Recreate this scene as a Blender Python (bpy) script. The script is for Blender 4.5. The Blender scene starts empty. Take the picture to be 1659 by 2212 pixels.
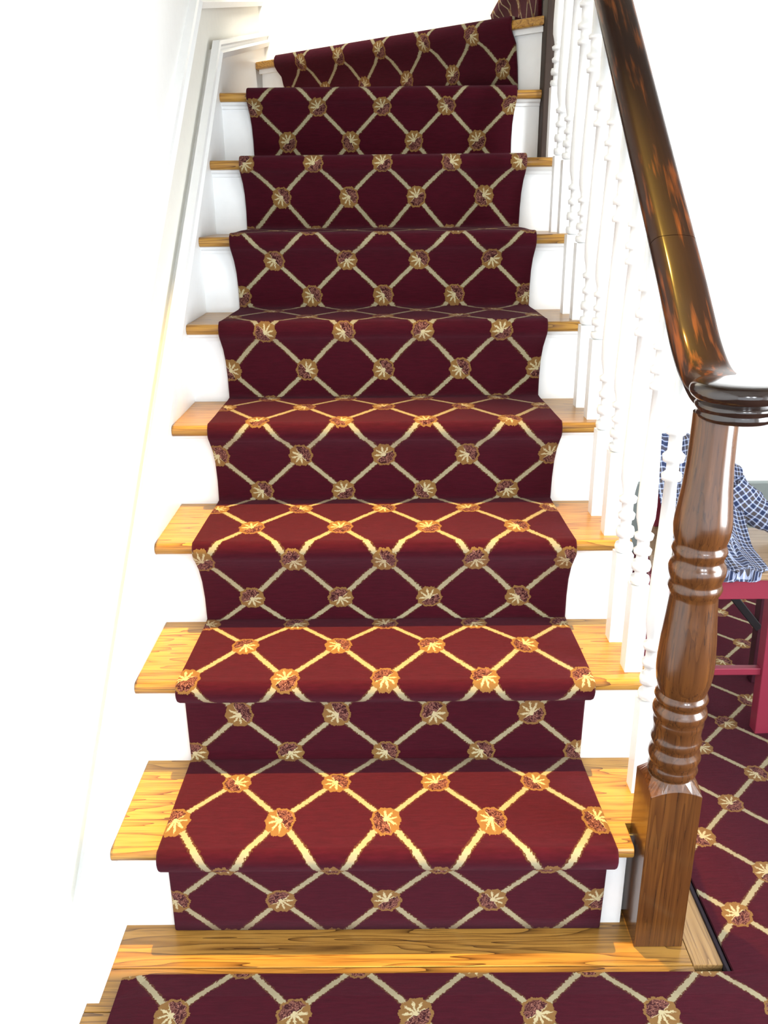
import bpy, bmesh, math, random
from mathutils import Vector, Matrix
random.seed(7)
C = bpy.context.scene.collection
SC = bpy.context.scene
PI = math.pi
# ------------------------------------------------------------------ camera
CAMP = (0.00416, -1.196058, 1.215509); TH, YW, RO, FPX = 0.345382, 0.005689, -0.010133, 1850.0
cam = bpy.data.objects.new('camera', bpy.data.cameras.new('camera')); C.objects.link(cam)
cam.matrix_world = Matrix.Translation(CAMP) @ Matrix.Rotation(YW, 4, 'Z') @ Matrix.Rotation(PI/2 - TH, 4, 'X') @ Matrix.Rotation(RO, 4, 'Z')
cam.data.sensor_fit = 'VERTICAL'; cam.data.sensor_height = 24.0; cam.data.lens = 24.0*FPX/2212
cam.data.clip_start = 0.02
SC.camera = cam
# ------------------------------------------------------------------ world, lights, exposure
SC.view_settings.view_transform = 'Standard'; SC.view_settings.look = 'None'
SC.view_settings.exposure = 0.0; SC.view_settings.gamma = 1.0; SC.view_settings.use_curve_mapping = False
w = bpy.data.worlds.new('world'); SC.world = w; w.use_nodes = True
w.node_tree.nodes['Background'].inputs[0].default_value = (0.86, 0.93, 1.0, 1)
w.node_tree.nodes['Background'].inputs[1].default_value = 3.4
def area(name, loc, target, sx, sy, power, col, spread=180):
    l = bpy.data.lights.new(name, 'AREA'); l.shape = 'RECTANGLE'; l.size = sx; l.size_y = sy; l.energy = power; l.color = col; l.spread = math.radians(spread)
    o = bpy.data.objects.new(name, l); C.objects.link(o); o.location = loc
    o.rotation_euler = (Vector(target)-Vector(loc)).to_track_quat('-Z', 'Y').to_euler(); return o
area('entry_window', (0.55, -2.5, 1.75), (0.3, 0.2, 0.8), 0.22, 0.30, 20, (0.86, 0.93, 1.0))
area('side_window', (1.15, -2.5, 1.75), (0.3, 0.2, 0.8), 0.22, 0.30, 20, (0.86, 0.93, 1.0))
area('hall_fill', (2.2, -0.7, 0.85), (-0.47, -0.45, 0.75), 1.6, 1.1, 62, (0.93, 0.97, 1.0), 105)  # unseen fill light, added to brighten the left wall
area('hall_wall_fill', (1.45, 0.45, 2.1), (1.38, 1.72, 1.2), 0.4, 0.4, 20, (0.95, 0.97, 1.0), 95)  # added fill that whitens the hall wall, stands for no fixture
area('landing_window', (-0.02, 1.55, 2.75), (-0.06, 2.62, 2.0), 0.4, 0.4, 13, (1.0, 0.95, 0.84), 105)
sp = bpy.data.lights.new('stairwell_lamp', 'SPOT'); sp.energy = 3150; sp.color = (1.0, 0.60, 0.10)
sp.spot_size = math.radians(23); sp.spot_blend = 0.95; sp.shadow_soft_size = 0.02
so = bpy.data.objects.new('stairwell_lamp', sp); C.objects.link(so); so.location = (0.22, 0.32, 5.05)
so.rotation_euler = (Vector((-0.18, 0.10, 0.0))-Vector(so.location)).to_track_quat('-Z', 'Y').to_euler()

# ------------------------------------------------------------------ dimensions
R, T, N, TT, PT = 0.19, 0.2215, 0.031, 0.024, 0.012
XL, XR, XWALL = -0.472, 0.497, -0.492
# ------------------------------------------------------------------ materials
class NB:
    def __init__(s, name):
        s.m = bpy.data.materials.new(name); s.m.use_nodes = True; s.t = s.m.node_tree
        s.p = s.t.nodes['Principled BSDF']
    def n(s, typ, **kw):
        o = s.t.nodes.new(typ)
        for k, v in kw.items(): setattr(o, k, v)
        return o
    def put(s, sock, v):
        if isinstance(v, bpy.types.NodeSocket): s.t.links.new(v, sock)
        elif v is not None: sock.default_value = v
    def M(s, op, a, b=None, c=None, clamp=False):
        o = s.n('ShaderNodeMath', operation=op); o.use_clamp = clamp
        for i, v in enumerate((a, b, c)):
            if v is not None: s.put(o.inputs[i], v)
        return o.outputs[0]
    def mix(s, f, a, b):
        o = s.n('ShaderNodeMix', data_type='RGBA'); s.put(o.inputs[0], f)
        s.put(o.inputs[6], a if isinstance(a, bpy.types.NodeSocket) else (*a, 1)); s.put(o.inputs[7], b if isinstance(b, bpy.types.NodeSocket) else (*b, 1))
        return o.outputs[2]
    def noise(s, vec, scale, detail=2, rough=.5, dist=0):
        o = s.n('ShaderNodeTexNoise'); s.put(o.inputs['Vector'], vec); o.inputs['Scale'].default_value = scale
        o.inputs['Detail'].default_value = detail; o.inputs['Roughness'].default_value = rough; o.inputs['Distortion'].default_value = dist
        return o.outputs['Fac']
    def ramp(s, f, stops):
        o = s.n('ShaderNodeValToRGB'); e = o.color_ramp.elements
        while len(e) < len(stops): e.new(.5)
        for i, (p, c) in enumerate(stops): e[i].position = p; e[i].color = (*c, 1)
        s.put(o.inputs[0], f); return o.outputs[0]
    def obj(s, sc=(1, 1, 1), rnd=True):
        co = s.n('ShaderNodeTexCoord').outputs['Object']
        mp = s.n('ShaderNodeMapping'); s.put(mp.inputs[0], co); mp.inputs['Scale'].default_value = sc
        if rnd:
            r = s.n('ShaderNodeObjectInfo').outputs['Random']
            cx = s.n('ShaderNodeCombineXYZ')
            for i, k in enumerate((17., 31., 23.)): s.put(cx.inputs[i], s.M('MULTIPLY', r, k))
            s.put(mp.inputs['Location'], cx.outputs[0])
        return mp.outputs[0]
    def bump(s, h, strength, dist=0.002):
        o = s.n('ShaderNodeBump'); o.inputs['Strength'].default_value = strength; o.inputs['Distance'].default_value = dist
        s.put(o.inputs['Height'], h); s.put(s.p.inputs['Normal'], o.outputs[0])
    def fin(s, col, rough=.5, **kw):
        s.put(s.p.inputs['Base Color'], col if isinstance(col, bpy.types.NodeSocket) else (*col, 1)); s.put(s.p.inputs['Roughness'], rough)
        for k, v in kw.items(): s.put(s.p.inputs[k.replace('_', ' ')], v)
        return s.m

def oak(name, axis, light, mid, dark, rough=.32, fine=1.0, coat=0.0):
    """axis = grain direction index; fine = 1 for flat-sawn figure, 2 for narrow straight grain"""
    b = NB(name)
    sc = [20.0]*3 if fine < 2 else [16.0]*3; sc[axis] = 1.5 if fine < 2 else .7
    v = b.obj(tuple(sc))
    n1 = b.noise(v, 1.0 if fine < 2 else 1.6, 2, .5)
    figure = b.M('FRACT', b.M('MULTIPLY', n1, 13.0 if fine < 2 else 9.0))
    figure = b.M('POWER', figure, 4.0)
    patch = b.noise(b.obj((3, 3, 3)), 1.5, 2)
    sc2 = [330.0]*3; sc2[axis] = 9.0
    pores = b.noise(b.obj(tuple(sc2)), 1.0, 2, .6)
    sc3 = [90.0]*3; sc3[axis] = 2.5
    streak = b.noise(b.obj(tuple(sc3)), 1.0, 2, .6)
    f = b.M('ADD', b.M('MULTIPLY', figure, .80 if fine < 2 else .35), b.M('MULTIPLY', streak, .45 if fine < 2 else .8))
    col = b.ramp(f, [(0.10, light), (.42, mid), (.85, tuple((a+c)/2 for a, c in zip(mid, dark))), (1.0, dark)])
    col = b.mix(b.M('MULTIPLY', b.M('SUBTRACT', patch, .4, clamp=True), .8), col, mid)
    pf = b.ramp(pores, [(.56, (0, 0, 0)), (.66, (1, 1, 1))])
    col = b.mix(b.M('MULTIPLY', pf, .5), col, dark)
    b.bump(pores, .15, .0006)
    return b.fin(col, rough, Coat_Weight=coat, Coat_Roughness=.08)
M = {}
M['tread'] = oak('oak_tread', 0, (.50, .275, .052), (.37, .18, .034), (.10, .036, .009))
M['board'] = oak('oak_floor_board', 0, (.36, .190, .040), (.26, .125, .026), (.045, .017, .005), .28)
M['board_y'] = oak('oak_border_board', 1, (.40, .24, .095), (.33, .185, .065), (.13, .06, .02), .3)
M['newel'] = oak('oak_newel', 2, (.165, .062, .013), (.085, .030, .008), (.014, .005, .002), .24, 2.0, .25)

def dark_rail():
    b = NB('dark_varnished_wood')
    rot = b.n('ShaderNodeMapping'); b.put(rot.inputs[0], b.n('ShaderNodeTexCoord').outputs['Object']); rot.inputs['Rotation'].default_value = (-.709, 0, 0)
    def sc(v):
        m_ = b.n('ShaderNodeMapping'); b.put(m_.inputs[0], rot.outputs[0]); m_.inputs['Scale'].default_value = v; return m_.outputs[0]
    n1 = b.noise(sc((130, 7, 130)), 1.0, 3, .6); n2 = b.noise(sc((28, 5, 28)), 1.0, 3, .6)
    soft = b.ramp(b.M('ADD', b.M('MULTIPLY', n1, .5), b.M('MULTIPLY', n2, .6)), [(.56, (0, 0, 0)), (.68, (1, 1, 1))])
    streak = b.mix(n1, (.012, .0055, .0045), (.028, .012, .007))
    col = b.mix(b.M('MULTIPLY', soft, .8), streak, (.17, .050, .011))
    return b.fin(col, .5, Coat_Weight=.30, Coat_Roughness=.09, Specular_IOR_Level=.1)
M['rail'] = dark_rail()
def plain(name, col, rough=.5, **kw):
    b = NB(name); v = b.obj((1, 1, 1)); n = b.noise(v, 40, 3)
    return b.fin(b.mix(n, tuple(c*.97 for c in col), tuple(min(1, c*1.03) for c in col)), rough, **kw)
M['cap'] = plain('black_varnished_cap', (.016, .008, .006), .16, Coat_Weight=.5, Coat_Roughness=.05)
M['post'] = oak('dark_post_wood', 2, (.055, .030, .016), (.035, .018, .010), (.012, .006, .004), .75, 2.0)
M['white'] = plain('white_gloss_paint', (.86, .87, .87), .35)
M['wall'] = plain('white_wall_paint', (.84, .84, .82), .7)
M['ceil'] = plain('ceiling_paint', (.55, .54, .5), .9)
M['cream'] = plain('cream_wall_paint', (.85, .83, .76), .7)
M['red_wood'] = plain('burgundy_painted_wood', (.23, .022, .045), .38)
M['shaded_red'] = plain('shaded_burgundy_wood', (.045, .006, .014), .4)  # the chair's burgundy with shade put into the colour, for the rear legs
M['tan'] = oak('tan_seat_wood', 0, (.40, .27, .15), (.33, .21, .11), (.20, .12, .06), .4)
M['black'] = plain('black_metal', (.012, .010, .012), .4)
M['grey'] = plain('grey_green_band', (.20, .23, .22), .6)
M['pad'] = plain('black_carpet_binding', (.02, .012, .02), .9)

def carpet():
    b = NB('burgundy_trellis_carpet')
    uv = b.n('ShaderNodeUVMap').outputs[0]
    sx = b.n('ShaderNodeSeparateXYZ'); b.put(sx.inputs[0], uv)
    fz = b.n('ShaderNodeTexNoise'); b.put(fz.inputs[0], uv); fz.inputs['Scale'].default_value = 26; fz.inputs['Detail'].default_value = 2
    fs = b.n('ShaderNodeSeparateColor'); b.put(fs.inputs[0], fz.outputs['Color'])
    jit = lambda o: b.M('MULTIPLY', b.M('SUBTRACT', o, .5), .08)
    u = b.M('ADD', sx.outputs[0], jit(fs.outputs[0])); v = b.M('ADD', sx.outputs[1], jit(fs.outputs[1]))
    a = b.M('MULTIPLY', b.M('ADD', u, v), .5); c = b.M('MULTIPLY', b.M('SUBTRACT', u, v), .5)
    ra, rc = b.M('ROUND', a), b.M('ROUND', c)
    da, dc = b.M('SUBTRACT', a, ra), b.M('SUBTRACT', c, rc)
    du, dv = b.M('ADD', da, dc), b.M('SUBTRACT', da, dc)
    r = b.M('SQRT', b.M('ADD', b.M('MULTIPLY', du, du), b.M('MULTIPLY', dv, dv)))
    th = b.M('ARCTAN2', dv, du)
    dmin = b.M('MINIMUM', b.M('ABSOLUTE', da), b.M('ABSOLUTE', dc))
    wn = b.n('ShaderNodeTexWhiteNoise', noise_dimensions='2D'); cx = b.n('ShaderNodeCombineXYZ'); b.put(cx.inputs[0], ra); b.put(cx.inputs[1], rc); b.put(wn.inputs[0], cx.outputs[0])
    ph = b.M('MULTIPLY', b.M('FLOOR', b.M('MULTIPLY', wn.outputs['Value'], 4.0)), PI/2)
    ph = b.M('ADD', ph, .6)
    # pile shading: brushed streaks across the width
    mp = b.n('ShaderNodeMapping'); b.put(mp.inputs[0], uv); mp.inputs['Scale'].default_value = (1.2, 9, 1)
    st = b.noise(mp.outputs[0], 2.5, 4, .65); st2 = b.noise(uv, 140, 2, .6)
    base = b.ramp(st, [(.25, (.027, .0016, .0052)), (.75, (.061, .0034, .0105))])
    base = b.mix(b.M('MULTIPLY', st2, .35), base, (.045, .002, .005))
    # strands
    cream = b.mix(st2, (.27, .24, .145), (.40, .35, .215))
    col = b.mix(b.M('LESS_THAN', dmin, b.M('ADD', .041, b.M('MULTIPLY', st2, .022))), base, (.085, .032, .014))
    col = b.mix(b.M('LESS_THAN', dmin, b.M('ADD', .029, b.M('MULTIPLY', st2, .012))), col, cream)
    # rosettes
    lob = b.M('COSINE', b.M('MULTIPLY', th, 10.0))
    rn = b.M('DIVIDE', r, b.M('ADD', b.M('MULTIPLY', lob, .012), .285))
    gold = b.mix(st2, (.17, .088, .024), (.25, .135, .042))
    pet = b.M('ABSOLUTE', b.M('COSINE', b.M('MULTIPLY', b.M('SUBTRACT', th, ph), 4.5)))
    star = b.M('LESS_THAN', rn, b.M('ADD', b.M('MULTIPLY', b.M('POWER', pet, 2.2), b.M('ADD', .25, b.M('MULTIPLY', st2, .75))), .16))
    lighth = b.mix(star, gold, (.50, .43, .25))
    vein = b.noise(uv, 15, 2, .6, 1.2)
    darkh = b.ramp(vein, [(.40, (.035, .008, .008)), (.47, (.05, .012, .012)), (.53, (.34, .15, .11)), (.58, (.07, .02, .015))])
    half = b.M('GREATER_THAN', b.M('COSINE', b.M('SUBTRACT', th, ph)), .12)
    half = b.M('MULTIPLY', half, b.M('GREATER_THAN', rn, .16))
    ros = b.mix(half, lighth, darkh)
    ros = b.mix(b.M('GREATER_THAN', rn, .84), ros, gold)
    col = b.mix(b.M('LESS_THAN', rn, 1.0), col, ros)
    pile = b.noise(uv, 260, 2, .7)
    b.bump(b.M('ADD', pile, b.M('MULTIPLY', st, .6)), .55, .0025)
    return b.fin(col, .95, Sheen_Weight=.10, Sheen_Roughness=.45, Sheen_Tint=(.9, .35, .5, 1), Specular_IOR_Level=.1)
M['carpet'] = carpet()

def plaid():
    b = NB('blue_plaid_cotton'); uv = b.n('ShaderNodeUVMap').outputs[0]
    sx = b.n('ShaderNodeSeparateXYZ'); b.put(sx.inputs[0], uv)
    def line(c, per, wd, off=0.):
        return b.M('LESS_THAN', b.M('FRACT', b.M('ADD', b.M('DIVIDE', c, per), off)), wd)
    u, v = sx.outputs[0], sx.outputs[1]
    big = b.M('MULTIPLY', b.M('ADD', line(u, .027, .5), line(v, .027, .5)), .5)
    col = b.mix(big, (.075, .062, .065), (.018, .030, .085))
    ln = b.M('MULTIPLY', b.M('ADD', line(u, .0135, .26), line(v, .0135, .26)), .5)
    col = b.mix(ln, col, (.50, .58, .82))
    return b.fin(col, .9)
M['plaid'] = plaid()

# ------------------------------------------------------------------ mesh helpers
def link(name, bm, mat, parent=None, smooth=False, bevel=0.0, seg=2):
    bmesh.ops.recalc_face_normals(bm, faces=bm.faces)
    me = bpy.data.meshes.new(name); bm.to_mesh(me); bm.free()
    me.materials.append(M[mat])
    if smooth:
        for p in me.polygons: p.use_smooth = True
        if mat != 'carpet' and mat != 'plaid': me.set_sharp_from_angle(angle=math.radians(50))
    o = bpy.data.objects.new(name, me); C.objects.link(o)
    if parent: o.parent = parent
    if bevel:
        mo = o.modifiers.new('bevel', 'BEVEL'); mo.width = bevel; mo.segments = seg; mo.limit_method = 'ANGLE'; mo.angle_limit = math.radians(40)
    return o
def thing(name, label, cat, loc=(0, 0, 0), group=None):
    o = bpy.data.objects.new(name, None); C.objects.link(o); o.location = loc; o.empty_display_size = .05
    return tag(o, label, cat, group)
def tag(o, label, cat, group=None):
    o['label'] = label; o['category'] = cat
    if group: o['group'] = group
    return o
def struct(o): o['kind'] = 'structure'; return o
def box(bm, x0, x1, y0, y1, z0, z1):
    vs = [bm.verts.new((x, y, z)) for z in (z0, z1) for y in (y0, y1) for x in (x0, x1)]
    for f in ((0, 1, 3, 2), (4, 6, 7, 5), (0, 4, 5, 1), (2, 3, 7, 6), (0, 2, 6, 4), (1, 5, 7, 3)): bm.faces.new([vs[i] for i in f])
    return bm
def boxobj(name, x0, x1, y0, y1, z0, z1, mat, parent=None, bevel=0.0):
    return link(name, box(bmesh.new(), x0, x1, y0, y1, z0, z1), mat, parent, bevel=bevel)
def prism_x(bm, prof, x0, x1):
    """extrude a closed (y,z) profile along x"""
    a = [bm.verts.new((x0, y, z)) for y, z in prof]; b = [bm.verts.new((x1, y, z)) for y, z in prof]
    n = len(prof)
    for i in range(n): bm.faces.new((a[i], a[(i+1) % n], b[(i+1) % n], b[i]))
    bm.faces.new(a); bm.faces.new(b[::-1]); return bm
def poly_z(bm, pts, z0, z1):
    a = [bm.verts.new((x, y, z0)) for x, y in pts]; b = [bm.verts.new((x, y, z1)) for x, y in pts]; n = len(pts)
    for i in range(n): bm.faces.new((a[i], a[(i+1) % n], b[(i+1) % n], b[i]))
    bm.faces.new(a[::-1]); bm.faces.new(b); return bm
def lathe(bm, prof, cx, cy, seg=32):
    rings = []
    for z, r in prof:
        rings.append([bm.verts.new((cx+r*math.cos(2*PI*i/seg), cy+r*math.sin(2*PI*i/seg), z)) for i in range(seg)])
    for a, b in zip(rings, rings[1:]):
        for i in range(seg): bm.faces.new((a[i], a[(i+1) % seg], b[(i+1) % seg], b[i]))
    bm.faces.new(rings[0][::-1]); bm.faces.new(rings[-1]); return bm
def sweep(bm, path, prof, side=Vector((1, 0, 0))):
    """sweep a closed 2-D profile (s along `side`, t along the local up) on a 3-D path"""
    P = [Vector(p) for p in path]; rings = []
    for i, p in enumerate(P):
        d = (P[min(i+1, len(P)-1)]-P[max(i-1, 0)]).normalized(); s = side if isinstance(side, Vector) else side(i)
        up = s.cross(d).normalized()
        rings.append([bm.verts.new(p+s*a+up*t) for a, t in prof])
    n = len(prof)
    for a, b in zip(rings, rings[1:]):
        for i in range(n): bm.faces.new((a[i], a[(i+1) % n], b[(i+1) % n], b[i]))
    bm.faces.new(rings[0]); bm.faces.new(rings[-1][::-1]); return bm
def smooth_path(pts, per=6):
    out = []
    P = [Vector(p) for p in pts]; P = [2*P[0]-P[1]]+P+[2*P[-1]-P[-2]]
    for i in range(1, len(P)-2):
        for j in range(per):
            t = j/per; p0, p1, p2, p3 = P[i-1:i+3]
            out.append(.5*((2*p1)+(p2-p0)*t+(2*p0-5*p1+4*p2-p3)*t*t+(3*p1-p0-3*p2+p3)*t**3))
    out.append(P[-2]); return out

# ------------------------------------------------------------------ the setting
struct(boxobj('wall_left', XWALL-.12, XWALL, -2.6, 2.72, -.3, 5.3, 'wall'))
struct(boxobj('wall_back', XWALL-.12, 2.4, 2.62, 2.74, -.3, 5.3, 'cream'))
struct(boxobj('wall_right', 2.25, 2.37, -2.6, 2.72, -.3, 5.3, 'wall'))
struct(boxobj('wall_hall', .535, 2.4, 1.72, 1.82, -.02, 5.3, 'wall'))
struct(boxobj('hall_low_band', .60, 2.25, 1.695, 1.719, 0.012, .275, 'grey', bevel=.004))  # stand-in for an unidentified grey-green band low in the hall
struct(boxobj('ceiling', XWALL-.12, 2.4, -.05, 2.74, 5.3, 5.4, 'ceil'))
struct(boxobj('trim_ceiling_header', XWALL-.12, 2.4, -2.6, .118, 2.6, 5.3, 'ceil'))
fl = struct(boxobj('floor', XWALL-.12, 2.4, -2.6, 2.0, -.14, -.020, 'pad'))
struct(boxobj('wall_front_blocker', XWALL-.12, 2.4, -2.74, -2.62, 1.55, 2.62, 'wall'))  # unseen, added to keep steep daylight off the treads and landing
# oak boards of the stair foot, laid along X
ys = [0.03, -.093, -.176, -.259, -.342, -.425]
for i, (a, b2) in enumerate(zip(ys, ys[1:])):
    x0 = XWALL+.0 if i else XL-.012
    boxobj('floor_board', -.492 if i else -.4725, .512 if a > -.1 else .5635, b2+.0008, a-.0008, -.020, 0.0, 'board', fl, .0012)
boxobj('floor_board', .513, .5635, -.092, 1.72, -.020, 0.0, 'board_y', fl, .0012)
boxobj('floor_edge_strip', .5640, .5700, -.115, 1.69, -.020, .004, 'pad', fl, .001)
# skirt board of the stair, cut along the pitch, and its two mouldings with the bend at the winders
PITCH = R/T
def zin(y): return .150+.19+PITCH*y
def zout(y): return .378+.19+PITCH*y
inner = [(-.16, zin(-.16)), (1.50, zin(1.50)), (2.62, zin(1.50)+.205)]
outer = [(-.16, zout(-.16)), (1.345, zout(1.345)), (2.62, zout(1.345)+.25)]
bm = bmesh.new()
def yz_slab(bm, pts, x0, x1):
    a = [bm.verts.new((x0, y, z)) for y, z in pts]; b = [bm.verts.new((x1, y, z)) for y, z in pts]; n = len(pts)
    for i in range(n): bm.faces.new((a[i], a[(i+1) % n], b[(i+1) % n], b[i]))
    bm.faces.new(a); bm.faces.new(b[::-1]); return bm
yz_slab(bm, [(-.16, 0.0), (.6, 0.0), (2.62, 1.2)]+inner[::-1], XWALL, XL)
struct(link('baseboard_left', bm, 'white'))
mp1 = [(0, -.022), (.018, -.022), (.024, -.008), (.014, .0), (.014, .006), (.022, .012), (.020, .022), (0, .022)]
for nm, line in (('trim_1', inner), ('trim_2', outer)):
    bm = bmesh.new(); sweep(bm, [(XWALL if nm == 'trim_2' else XL-.002, y, z) for y, z in line], [(a, t*1.1) for a, t in mp1])
    struct(link(nm, bm, 'white'))
struct(link('trim_3', yz_slab(bmesh.new(), [(y, z) for y, z in inner]+[(y, z) for y, z in outer[::-1]], XWALL, XWALL+.004), 'cream'))

# ------------------------------------------------------------------ staircase
stair = thing('staircase', 'staircase with oak treads and white risers climbing between the left wall and the balustrade', 'staircase', (0, 0, 0))
def tread_prof(yf, yb, zt, th=TT):
    p = [(yb, zt-th), (yb, zt)]
    cz = zt-th/2; cy = yf+th*.42
    for a in range(90, 271, 20): p.append((cy+th*.42*math.cos(math.radians(a)), cz+th/2*math.sin(math.radians(a))))
    return p
for k in range(1, 9):
    y0 = (k-1)*T; zt = k*R; yb = k*T+.004
    bm = bmesh.new()
    if k == 1:
        prism_x(bm, tread_prof(y0-N, y0+.034, zt), XL, .4145); box(bm, XL, XR, y0+.034, yb, zt-TT, zt)
    elif k == 8:
        prism_x(bm, tread_prof(y0-N, y0+.05, zt), XL, .4535)
        poly_z(bm, [(XL, y0+.05), (.4535, y0+.05), (.4535, y0+.06), (XL, 2.36)], zt-TT, zt)
    else: prism_x(bm, tread_prof(y0-N, yb, zt), XL, XR if k < 7 else .492)
    link('tread', bm, 'tread', stair, smooth=False, bevel=.0015)
    xr = .412 if k == 1 else (.453 if k == 8 else .488)
    boxobj('riser', XL, xr, y0, y0+.016, (k-1)*R, zt-TT, 'white', stair)
    bm = bmesh.new(); prism_x(bm, [(y0, zt-TT), (y0-.016, zt-TT), (y0-.013, zt-TT-.006), (y0-.006, zt-TT-.010), (y0-.004, zt-TT-.017), (y0, zt-TT-.018)], XL, xr)
    link('cove_moulding', bm, 'white', stair)
# return panel beside the newel and the stringer face under the open side
link('stringer', yz_slab(bmesh.new(), [(.034, 0), (1.66, 0), (1.66, 1.45), (1.52, 1.306)]+[p for k in range(7, 0, -1) for p in ((k*T-T+.016 if k > 1 else .034, k*R-TT), (k*T-T+.016 if k > 1 else .034, (k-1)*R-TT if k > 1 else 0))][:-1], .4705, .488), 'white', stair)
boxobj('return_panel', .4125, .4705, .030, .036, 0, R-TT, 'white', stair)
# winder treads 9 and 10
A9, B9 = Vector((XL, 2.322)), Vector((.4535, 1.537)); D9 = (B9-A9).normalized(); N9 = Vector((-D9.y, D9.x))   # N9 points back
if N9.y < 0: N9 = -N9
z9 = 9*R
bm = bmesh.new()
poly_z(bm, [tuple(A9), tuple(B9), (.4535, 1.60), (.4535, 2.615), (XL, 2.615)], z9-TT, z9)
link('tread', bm, 'tread', stair, bevel=.004)
a, b_ = A9+N9*N, B9+N9*N
bm = bmesh.new(); poly_z(bm, [tuple(a), (b_.x, b_.y), (b_.x+N9.x*.016, b_.y+N9.y*.016), (a.x, a.y+.024)], 8*R, z9-TT); link('riser', bm, 'white', stair)
bm = bmesh.new(); poly_z(bm, [tuple(a-N9*.014), tuple(b_-N9*.014), tuple(b_), tuple(a)], z9-TT-.014, z9-TT); link('cove_moulding', bm, 'white', stair)
boxobj('riser', .470, .486, 1.60, 2.615, z9, 10*R-TT, 'white', stair)
boxobj('tread', .440, 1.35, 1.832, 2.615, 10*R-TT, 10*R, 'tread', stair, .004)

# ------------------------------------------------------------------ stair runner
def stepprof(k):
    y0 = (k-1)*T; z0 = (k-1)*R; zt = k*R
    P = [(y0-.014, z0+PT if k > 1 else .0015, 0)]
    if k <= 2: P += [(y0-.016, z0+.08, 0), (y0-.018, zt-.052, 0), (y0-.022, zt-.042, .4)]
    else: P += [(y0-.016, z0+.06, 0), (y0-.021, z0+.10, .15), (y0-.028, z0+.13, .5)]
    cy = y0-N+.004; cz = zt-.012; r = .026
    for a in range(-60, 101, 20):
        P.append((cy-r*math.cos(math.radians(a)), cz+r*math.sin(math.radians(a))-(0.004 if a > 60 else 0), 1))
    P += [(y0+.03, zt+PT-.002, .8), (y0+.10, zt+PT, .5), (y0+T-.034, zt+PT, .2), (y0+T-.018, zt+PT+.002, .1)]
    return P
VT = [(0.0, -.75), (0.0679, 0), (0.1486, 1), (0.2967, 2), (0.3963, 3), (0.4846, 4), (0.5698, 5), (0.6903, 6), (0.8157, 7), (0.9049, 8), (0.9765, 9), (1.0752, 10), (1.2084, 11), (1.3194, 12), (1.3995, 13), (1.4851, 14), (1.5961, 15), (1.7225, 16), (1.8932, 18), (1.997, 19), (2.3086, 22), (2.3973, 23), (2.495, 24), (2.81, 27), (2.9028, 28), (3.2239, 31), (3.3163, 32), (4.3163, 42)]
def vmap(s):
    for (a, va), (b, vb) in zip(VT, VT[1:]):
        if s <= b: return va+(vb-va)*(s-a)/(b-a)
    return VT[-1][1]
def ribbon(name, rows, parent, mat='carpet', th=PT):
    """rows: list of (left point, right point, inward normal, uL, uR, v); builds a carpet strip with rolled edges"""
    bm = bmesh.new(); uvl = bm.loops.layers.uv.new('UVMap'); data = {}
    rings = []
    for L, Rr, nrm, uL, uR, v in rows:
        L, Rr, nrm = Vector(L), Vector(Rr), Vector(nrm); wd = (Rr-L).length; e = (Rr-L)/wd
        prof = [(0, th), (0, .0045), (.0015, .0015), (.005, 0)]+[(wd*t, 0) for t in (.1, .25, .4, .5, .6, .75, .9)]+[(wd-.005, 0), (wd-.0015, .0015), (wd, .0045), (wd, th)]
        ring = []
        for s, dpt in prof:
            vert = bm.verts.new(L+e*s+nrm*dpt); ring.append(vert); data[vert] = (uL+(uR-uL)*s/wd, v)
        rings.append(ring)
    for a, b in zip(rings, rings[1:]):
        n = len(a)
        for i in range(n):
            j = (i+1) % n
            bm.faces.new((a[i], a[j], b[j], b[i]))
    bm.faces.new(rings[0]); bm.faces.new(rings[-1][::-1])
    for f in bm.faces:
        for l in f.loops: l[uvl].uv = data[l.vert]
    return link(name, bm, mat, parent, smooth=True)
runner = thing('stair_runner', 'burgundy stair runner with gold trellis and rosette pattern covering the middle of the treads', 'carpet', (0, 0, 0))
path = []
for k in range(1, 9): path += stepprof(k)
dense = []
for (a, b) in zip(path, path[1:]):
    n = max(1, int(math.hypot(b[0]-a[0], b[1]-a[1])/.02))
    for j in range(n): dense.append(tuple(a[i]+(b[i]-a[i])*j/n for i in range(3)))
dense.append(path[-1])
s = 0; rows = []
for i, (y, z, fl_) in enumerate(dense):
    if i: s += math.hypot(y-dense[i-1][0], z-dense[i-1][1])
    p, q = dense[max(0, i-1)], dense[min(len(dense)-1, i+1)]
    t = Vector((0, q[0]-p[0], q[1]-p[1])).normalized(); nrm = Vector((0, t.z, -t.y))     # into the stair
    wob = .0015*math.sin(s*9)
    xl, xr = -.383-.008*fl_+wob, .374+.008*fl_+wob
    rows.append(((xl, y, z), (xr, y, z), nrm*.95, (xl+.005)/.0925, (xr+.005)/.0925, vmap(s)))
ribbon('runner_strip', rows, runner)
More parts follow.
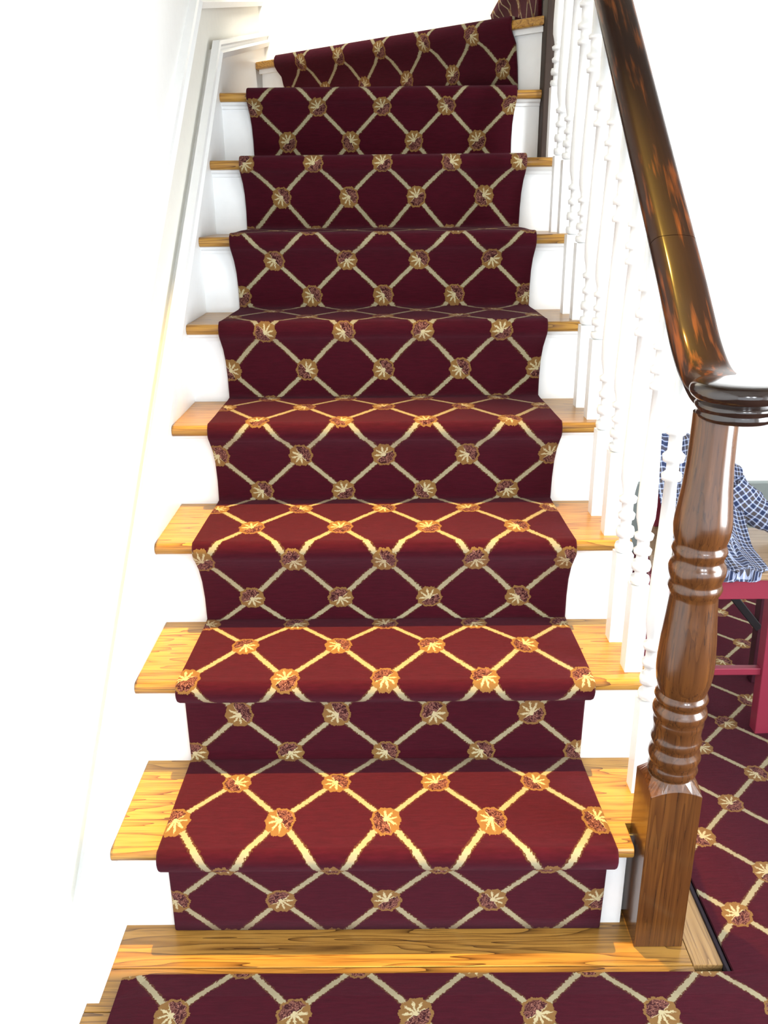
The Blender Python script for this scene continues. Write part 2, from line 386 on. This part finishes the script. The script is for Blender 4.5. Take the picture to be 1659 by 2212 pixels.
# wedge of carpet over the winder, its riser faces at 45 degrees
def wedge():
    a0, b0 = Vector((-.388, 2.251)), Vector((.372, 1.606)); rows = []
    nn = Vector((N9.x, N9.y, 0)); off = N*1.0-.002
    fb = a0+Vector((.022, 0)); 
    prof = [(.017, 8*R+.002, 0), (.015, 8*R+.07, .3), (.008, z9-.06, .6), (-.004, z9-.040, .9), (-.011, z9-.026, 1), (-.0135, z9-.012, 1), (-.011, z9+.002, 1), (-.004, z9+.0105, 1), (.012, z9+.0125, 1), (.06, z9+PT, 1)]
    dd = (b0-a0).normalized(); L = (b0-a0).length; s = 0; pv = None
    for i, (o, z, f) in enumerate(prof):
        if pv: s += math.hypot(o-pv[0], z-pv[1])
        pv = (o, z)
        l = a0+Vector((N9.x, N9.y))*o+dd*(.035*(1-f)); r_ = b0+Vector((N9.x, N9.y))*o
        r_ = r_+dd*(.012*(1-f))
        p, q = prof[max(0, i-1)], prof[min(len(prof)-1, i+1)]
        t2 = Vector((q[0]-p[0], q[1]-p[1])).normalized(); nr = nn*t2.y+Vector((0, 0, -t2.x))
        rows.append(((l.x, l.y, z), (r_.x, r_.y, z), nr*.9, -5.5+.035*(1-f)/.0925, 5.5, .33+s/.1+30))
    # flat top of the wedge running to the back wall
    l = a0+Vector((0.02, .30)); r_ = Vector((.440, 1.72))
    ribbon('runner_strip', rows, runner)
wedge()
# top of winder 9 and the riser of the next winder, seen almost edge on
rows = []
ribbon('runner_strip', [((-.30, 2.25, z9+PT), (.36, 1.68, z9+PT), (0, 0, -1), -4, 5, 35), ((-.30, 2.58, z9+PT), (.452, 2.56, z9+PT), (0, 0, -1), -4, 5, 42)], runner)
rr = [(.455, z9+PT+.002), (.453, z9+.06), (.448, z9+.11), (.438, z9+.145), (.418, z9+.165), (.412, z9+.185), (.420, z9+.200), (.45, z9+.203), (.60, z9+.202)]
rows = []; s = 0
for i, (x, z) in enumerate(rr):
    if i: s += math.hypot(x-rr[i-1][0], z-rr[i-1][1])
    p, q = rr[max(0, i-1)], rr[min(len(rr)-1, i+1)]; t = Vector((q[0]-p[0], 0, q[1]-p[1])).normalized()
    y1 = 1.665 if x < .47 else 1.84
    rows.append(((x, 2.56, z), (x, y1, z), Vector((t.z, 0, -t.x))*.95, -4.9, 4.9, s/.1))
ribbon('runner_strip', rows, runner)

# ------------------------------------------------------------------ hall carpet (L-shaped, level with the oak platform)
def floor_u(x, y):
    if x > .427: return (x-.623-.0325*(y-.006))/.0915
    return (x-.427)/.0965-2-.0325*(y+.19)/.0915
bm = bmesh.new(); uvl = bm.loops.layers.uv.new('UVMap')
xs = [-.446+.0, -.40, -.3, -.2, -.1, 0, .1, .2, .3, .427, .50, .566, .573, .66, .8, .95, 1.1, 1.3, 1.6, 1.9, 2.24]
yl = [-2.2, -1.2, -.8, -.6, -.4, -.3, -.22, -.16, -.1175, -.111, 0, .12, .3, .5, .8, 1.1, 1.4, 1.69]
V = {}
def zt_(x, y):
    e = min(x+.446 if y < -.11 else 9, (-.111-y) if x < .57 else 9, (x-.571) if y > -.12 else 9)
    return .0135 if e > .006 else .0135*max(.25, (max(e, 0)/.006))**.5
def V_(i, j):
    if (i, j) not in V: V[(i, j)] = bm.verts.new((xs[i], yl[j], zt_(xs[i], yl[j])))
    return V[(i, j)]
tops = []
for i in range(len(xs)-1):
    for j in range(len(yl)-1):
        inside = yl[j+1] <= -.1110 or xs[i] >= .5725
        if inside: tops.append(bm.faces.new((V_(i, j), V_(i+1, j), V_(i+1, j+1), V_(i, j+1))))
bound = [e for e in bm.edges if len(e.link_faces) == 1]
r_ = bmesh.ops.extrude_edge_only(bm, edges=bound)
for v in [g for g in r_['geom'] if isinstance(g, bmesh.types.BMVert)]: v.co.z = .0008
# round the exposed near-left corner a little
for v in bm.verts:
    if abs(v.co.x+.446) < 1e-4 and abs(v.co.y+.111) < 1e-4: v.co.x += .010; v.co.y -= .004
for f in bm.faces:
    for l in f.loops:
        x, y = l.vert.co.x, l.vert.co.y; l[uvl].uv = (floor_u(x, y), (y-.006)/.0995)
hall = link('hall_carpet', bm, 'carpet')
tag(hall, 'burgundy trellis carpet covering the hall floor in front of and right of the oak step', 'carpet')

# ------------------------------------------------------------------ newel post
NX, NY = .464, -.013
newel = thing('newel_post', 'turned brown oak newel post with square base at the foot of the stairs', 'newel post', (NX, NY, 0))
def child_local(o):  # children built in world space under a moved empty
    o.matrix_parent_inverse = Matrix.Translation(o.parent.location).inverted(); return o
bm = bmesh.new(); h = .0415
# square block whose top edges arch up to the round shaft
n = 10; ring_sq = []
def sq(i, m=40):
    t = (i % m)/m*4; k = int(t); f = t-k
    c = [(-1, -1), (1, -1), (1, 1), (-1, 1)]; a, b = c[k], c[(k+1) % 4]
    return (a[0]+(b[0]-a[0])*f, a[1]+(b[1]-a[1])*f), f
m = 40; low, mid, top = [], [], []
for i in range(m):
    (sx_, sy_), f = sq(i)
    arch = math.sin(PI*f)
    low.append(bm.verts.new((NX+sx_*h, NY+sy_*h, .0005)))
    mid.append(bm.verts.new((NX+sx_*h, NY+sy_*h, .312+.010*arch)))
    an = math.atan2(sy_, sx_); top.append(bm.verts.new((NX+.0365*math.cos(an), NY+.0365*math.sin(an), .334)))
for A, B in ((low, mid), (mid, top)):
    for i in range(m): bm.faces.new((A[i], A[(i+1) % m], B[(i+1) % m], B[i]))
bm.faces.new(low[::-1]); bm.faces.new(top)
child_local(link('base_block', bm, 'newel', newel, bevel=.001))
npf = [(.330, .034), (.338, .0375), (.344, .0395), (.350, .0375), (.354, .0365), (.360, .039), (.368, .0415), (.376, .040), (.383, .0365), (.388, .036), (.393, .0385), (.399, .040), (.404, .038), (.408, .037), (.424, .0378), (.428, .0392), (.434, .0392), (.438, .038), (.442, .040), (.450, .0425), (.457, .041), (.462, .0365), (.466, .036), (.470, .039), (.476, .0415), (.482, .0395), (.486, .0365),
       (.492, .038), (.505, .0415), (.525, .0437), (.545, .0435), (.58, .0415), (.62, .0378), (.650, .0355), (.656, .0355), (.660, .038), (.667, .0402), (.674, .038), (.677, .0372), (.682, .039), (.690, .0415), (.699, .0422), (.706, .040), (.710, .0368), (.716, .0365), (.720, .038), (.727, .0405), (.733, .039), (.737, .0368),
       (.742, .038), (.752, .0405), (.766, .0418), (.78, .041), (.80, .0385), (.825, .0355), (.86, .0330), (.90, .0318), (.935, .0315)]
child_local(link('turned_shaft', lathe(bmesh.new(), npf, NX+.003, NY, 40), 'newel', newel, smooth=True))

# ------------------------------------------------------------------ balustrade
bal = thing('balustrade', 'open balustrade with dark wooden handrail over a row of white turned balusters', 'balustrade', (0, 0, 0))
def rail_z(y): return 1.124+PITCH*.99*(y-.229)
hp = smooth_path([(.483, -.03, .981), (.481, .02, .982), (.479, .065, .990), (.478, .115, 1.022), (.478, .17, 1.071), (.478, .24, rail_z(.24)), (.478, .40, rail_z(.4))])
hp += [Vector((.478, y, rail_z(y))) for y in (.6, .8, 1.0, 1.2, 1.4, 1.508)]
W = .0375
rp = [(-W*.60, -.052), (-W*.60, -.040), (-W*.78, -.036), (-W*.78, -.032), (-W*.98, -.028), (-W*1.02, -.021), (-W*.99, -.014), (-W*.90, -.0075), (-W*.76, -.0030), (-W*.60, -.0008), (-W*.3, .0006), (0, .0012)]
rp = rp+[(-a, t) for a, t in rp[::-1][1:]]
jn = [i for i, q_ in enumerate(hp) if q_.y > .262][0]
cut = hp[jn-1].lerp(hp[jn], .5); dcut = (hp[jn]-hp[jn-1]).normalized()
link('rail_easement', sweep(bmesh.new(), hp[:jn]+[cut-dcut*.0006], rp), 'rail', bal, smooth=True)
link('handrail', sweep(bmesh.new(), [cut+dcut*.0006]+hp[jn:], rp), 'rail', bal, smooth=True)
cp = [(.926, .036), (.928, .048), (.932, .0525), (.936, .0535), (.939, .0520), (.941, .0520), (.945, .0555), (.949, .0562), (.9515, .0545), (.953, .0530), (.956, .0560), (.960, .0615), (.965, .0645), (.970, .0652), (.975, .0635), (.979, .0590), (.9815, .052), (.9825, .03), (.9828, .006)]
link('handrail_cap', lathe(bmesh.new(), cp, .490, -.022, 48), 'cap', bal, smooth=True)
def baluster(y, ztr):
    top = rail_z(y)-.045 if y > .2 else 1.03-.045
    hgt = top-ztr; bm = bmesh.new(); x = .463; q = .0165
    bs = .19 if hgt > .75 else .175
    box(bm, x-q, x+q, y-q, y+q, ztr, ztr+bs)
    pr = [(0, .010), (.004, .0165), (.012, .0180), (.019, .0165), (.0195, .0105), (.034, .0105), (.0345, .0165), (.044, .0180), (.053, .0160), (.0535, .0105), (.070, .0105), (.0705, .0150), (.080, .0165), (.086, .0110), (.104, .0110), (.1045, .0160), (.114, .0175), (.119, .0110), (.130, .0125), (.150, .0165), (.180, .0172), (.24, .0155), (.33, .0122), (.42, .0098),
          (.4205, .0155), (.430, .0165), (.436, .0100), (.452, .0100), (.4525, .0165), (.463, .0178), (.470, .0110), (.498, .0105), (.4985, .0150), (.507, .0162), (.513, .0105), (.62, .0100)]
    k = (hgt-bs)/.62
    lathe(bm, [(ztr+bs+z*k, r) for z, r in pr], x, y, 20)
    for f in bm.faces:
        f.smooth = len(f.verts) == 4 and abs(f.normal.z) < 2 and f.calc_area() < .0008
    me_o = link('baluster', bm, 'white', bal)
    return me_o
baluster(.130, R)
for k in range(2, 8):
    for d in (.0195, .137):
        y = (k-1)*T+d-.002
        if k == 7 and d > .1: continue
        baluster(y, k*R)
# dark post where the flight turns
post = thing('corner_newel_post', 'dark slim newel post where the stairs turn at the upper right', 'newel post', (.486, 1.545, 1.33))
bm = bmesh.new(); box(bm, .4545, .5145, 1.500, 1.575, 1.33, 2.42); child_local(link('post_shaft', bm, 'post', post, bevel=.003))
bm = bmesh.new(); lathe(bm, [(2.42, .03), (2.425, .05), (2.44, .052), (2.45, .04), (2.46, .03), (2.48, .045), (2.51, .05), (2.54, .04), (2.555, .01)], .4845, 1.5375, 24); child_local(link('post_cap', bm, 'post', post, smooth=True))

# ------------------------------------------------------------------ chair with a plaid shirt in the hall
chair = thing('wooden_chair', 'burgundy painted wooden chair with tan seat standing on the hall carpet behind the newel post', 'chair', (.745, .70, .0135))
def bar(name, p, q, wd, dp, mat, parent=chair, bev=.002):
    p, q = Vector(p), Vector(q); d = (q-p).normalized(); side = Vector((0, 1, 0)).cross(d)
    if side.length < .1: side = Vector((1, 0, 0))
    side.normalize(); up = side.cross(d).normalized(); bm = bmesh.new(); rr_ = []
    for c in (p, q): rr_.append([bm.verts.new(c+side*a*wd/2+up*b*dp/2) for a, b in ((-1, -1), (1, -1), (1, 1), (-1, 1))])
    for i in range(4): bm.faces.new((rr_[0][i], rr_[0][(i+1) % 4], rr_[1][(i+1) % 4], rr_[1][i]))
    bm.faces.new(rr_[0]); bm.faces.new(rr_[1][::-1])
    return child_local(link(name, bm, mat, parent, bevel=bev))
zc = .0135
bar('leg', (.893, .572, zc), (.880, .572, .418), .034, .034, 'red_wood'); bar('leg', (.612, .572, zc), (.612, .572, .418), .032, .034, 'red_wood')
bar('leg', (.972, .800, zc), (.962, .800, .418), .026, .030, 'shaded_red'); bar('leg', (.690, .840, zc), (.690, .840, .418), .026, .030, 'shaded_red')
bar('apron', (.626, .566, .393), (.866, .566, .393), .050, .018, 'red_wood'); bar('apron', (.704, .838, .393), (.950, .805, .393), .018, .050, 'red_wood')
bar('apron', (.622, .588, .393), (.682, .826, .393), .018, .050, 'red_wood'); bar('apron', (.888, .588, .393), (.952, .786, .393), .018, .050, 'red_wood')
bar('stretcher', (.627, .572, .178), (.872, .572, .178), .018, .018, 'red_wood')
bar('brace', (.776, .790, .390), (.960, .790, .172), .020, .012, 'black')
bm = bmesh.new(); poly_z(bm, [(.592, .545), (.912, .545), (.990, .820), (.660, .862)], .4185, .438); child_local(link('seat', bm, 'tan', chair, bevel=.004))
bar('back_post', (.690, .850, .438), (.665, .862, .640), .024, .024, 'red_wood'); bar('back_post', (.830, .850, .438), (.815, .862, .590), .024, .024, 'red_wood')
bar('top_rail', (.672, .862, .632), (.812, .862, .580), .022, .026, 'red_wood')
bar('back_slat', (.735, .848, .438), (.730, .858, .600), .012, .022, 'black'); bar('back_slat', (.785, .848, .438), (.775, .858, .585), .012, .022, 'black')

def shirt():
    t = thing('plaid_shirt', 'blue and white plaid shirt draped over the back and seat of the burgundy chair', 'shirt', (.75, .75, .44))
    prof = [(.895, .50), (.892, .58), (.885, .655), (.862, .675), (.838, .665), (.810, .620), (.770, .560), (.70, .502), (.62, .468), (.545, .456), (.532, .446), (.530, .436), (.529, .424)]
    P = smooth_path([(0, y, z) for y, z in prof], 4); nx = 44
    bm = bmesh.new(); uvl = bm.loops.layers.uv.new('UVMap'); G = []; uvd = {}; s = 0
    for i, p in enumerate(P):
        if i: s += (p-P[i-1]).length
        tt = i/(len(P)-1); row = []
        for j in range(nx+1):
            a = j/nx; xl = .650+.01*tt; xr_ = .895-.078*tt**1.3
            x = xl+(xr_-xl)*a
            drop = max(0, x-.745)*.80*(1-tt)**.8
            fold = .010*math.sin(a*19+tt*3)+.006*math.sin(a*41-tt*5)
            amp = min(1, tt*3)*(1-.75*max(0, tt-.8)/.2)
            front = tt > .3
            y = p.y-(fold*amp if front else 0)-(.012 if .3 < tt < .75 else 0)*0
            z = p.z-drop+.6*abs(fold)*amp*(1 if .5 < tt < .95 else .2)
            if .5 < tt < .93: z = max(z, .452)
            vtx = bm.verts.new((x, y, z)); row.append(vtx); uvd[vtx] = (x*1.08+.02*math.sin(a*6)*tt+fold, s+fold*.5)
        G.append(row)
    for i in range(len(G)-1):
        for j in range(nx): bm.faces.new((G[i][j], G[i][j+1], G[i+1][j+1], G[i+1][j]))
    for f in bm.faces:
        for l in f.loops: l[uvl].uv = uvd[l.vert]
    o = child_local(link('shirt_body', bm, 'plaid', t, smooth=True)); mo = o.modifiers.new('thickness', 'SOLIDIFY'); mo.thickness = .0025
    # sleeve hanging off the right shoulder
    sp_ = smooth_path([(.845, .80, .560), (.880, .77, .520), (.915, .745, .498), (.955, .735, .484), (1.0, .735, .470), (1.03, .74, .463)], 5)
    bm = bmesh.new(); uvl = bm.loops.layers.uv.new('UVMap'); G = []; uvd = {}; s = 0
    for i, p in enumerate(sp_):
        if i: s += (p-sp_[i-1]).length
        d = (sp_[min(i+1, len(sp_)-1)]-sp_[max(i-1, 0)]).normalized(); n1 = Vector((0, 1, 0)).cross(d).normalized()
        row = []
        for j in range(16):
            an = 2*PI*j/16; rr = .036+.004*math.sin(3*an+i)
            v = bm.verts.new(p+n1*rr*math.cos(an)+Vector((0, 1, 0))*rr*.45*math.sin(an)); row.append(v); uvd[v] = (j*.0145, s)
        G.append(row)
    for i in range(len(G)-1):
        for j in range(16): bm.faces.new((G[i][j], G[i][(j+1) % 16], G[i+1][(j+1) % 16], G[i+1][j]))
    for f in bm.faces:
        for l in f.loops: l[uvl].uv = uvd[l.vert]
    child_local(link('sleeve', bm, 'plaid', t, smooth=True))
shirt()
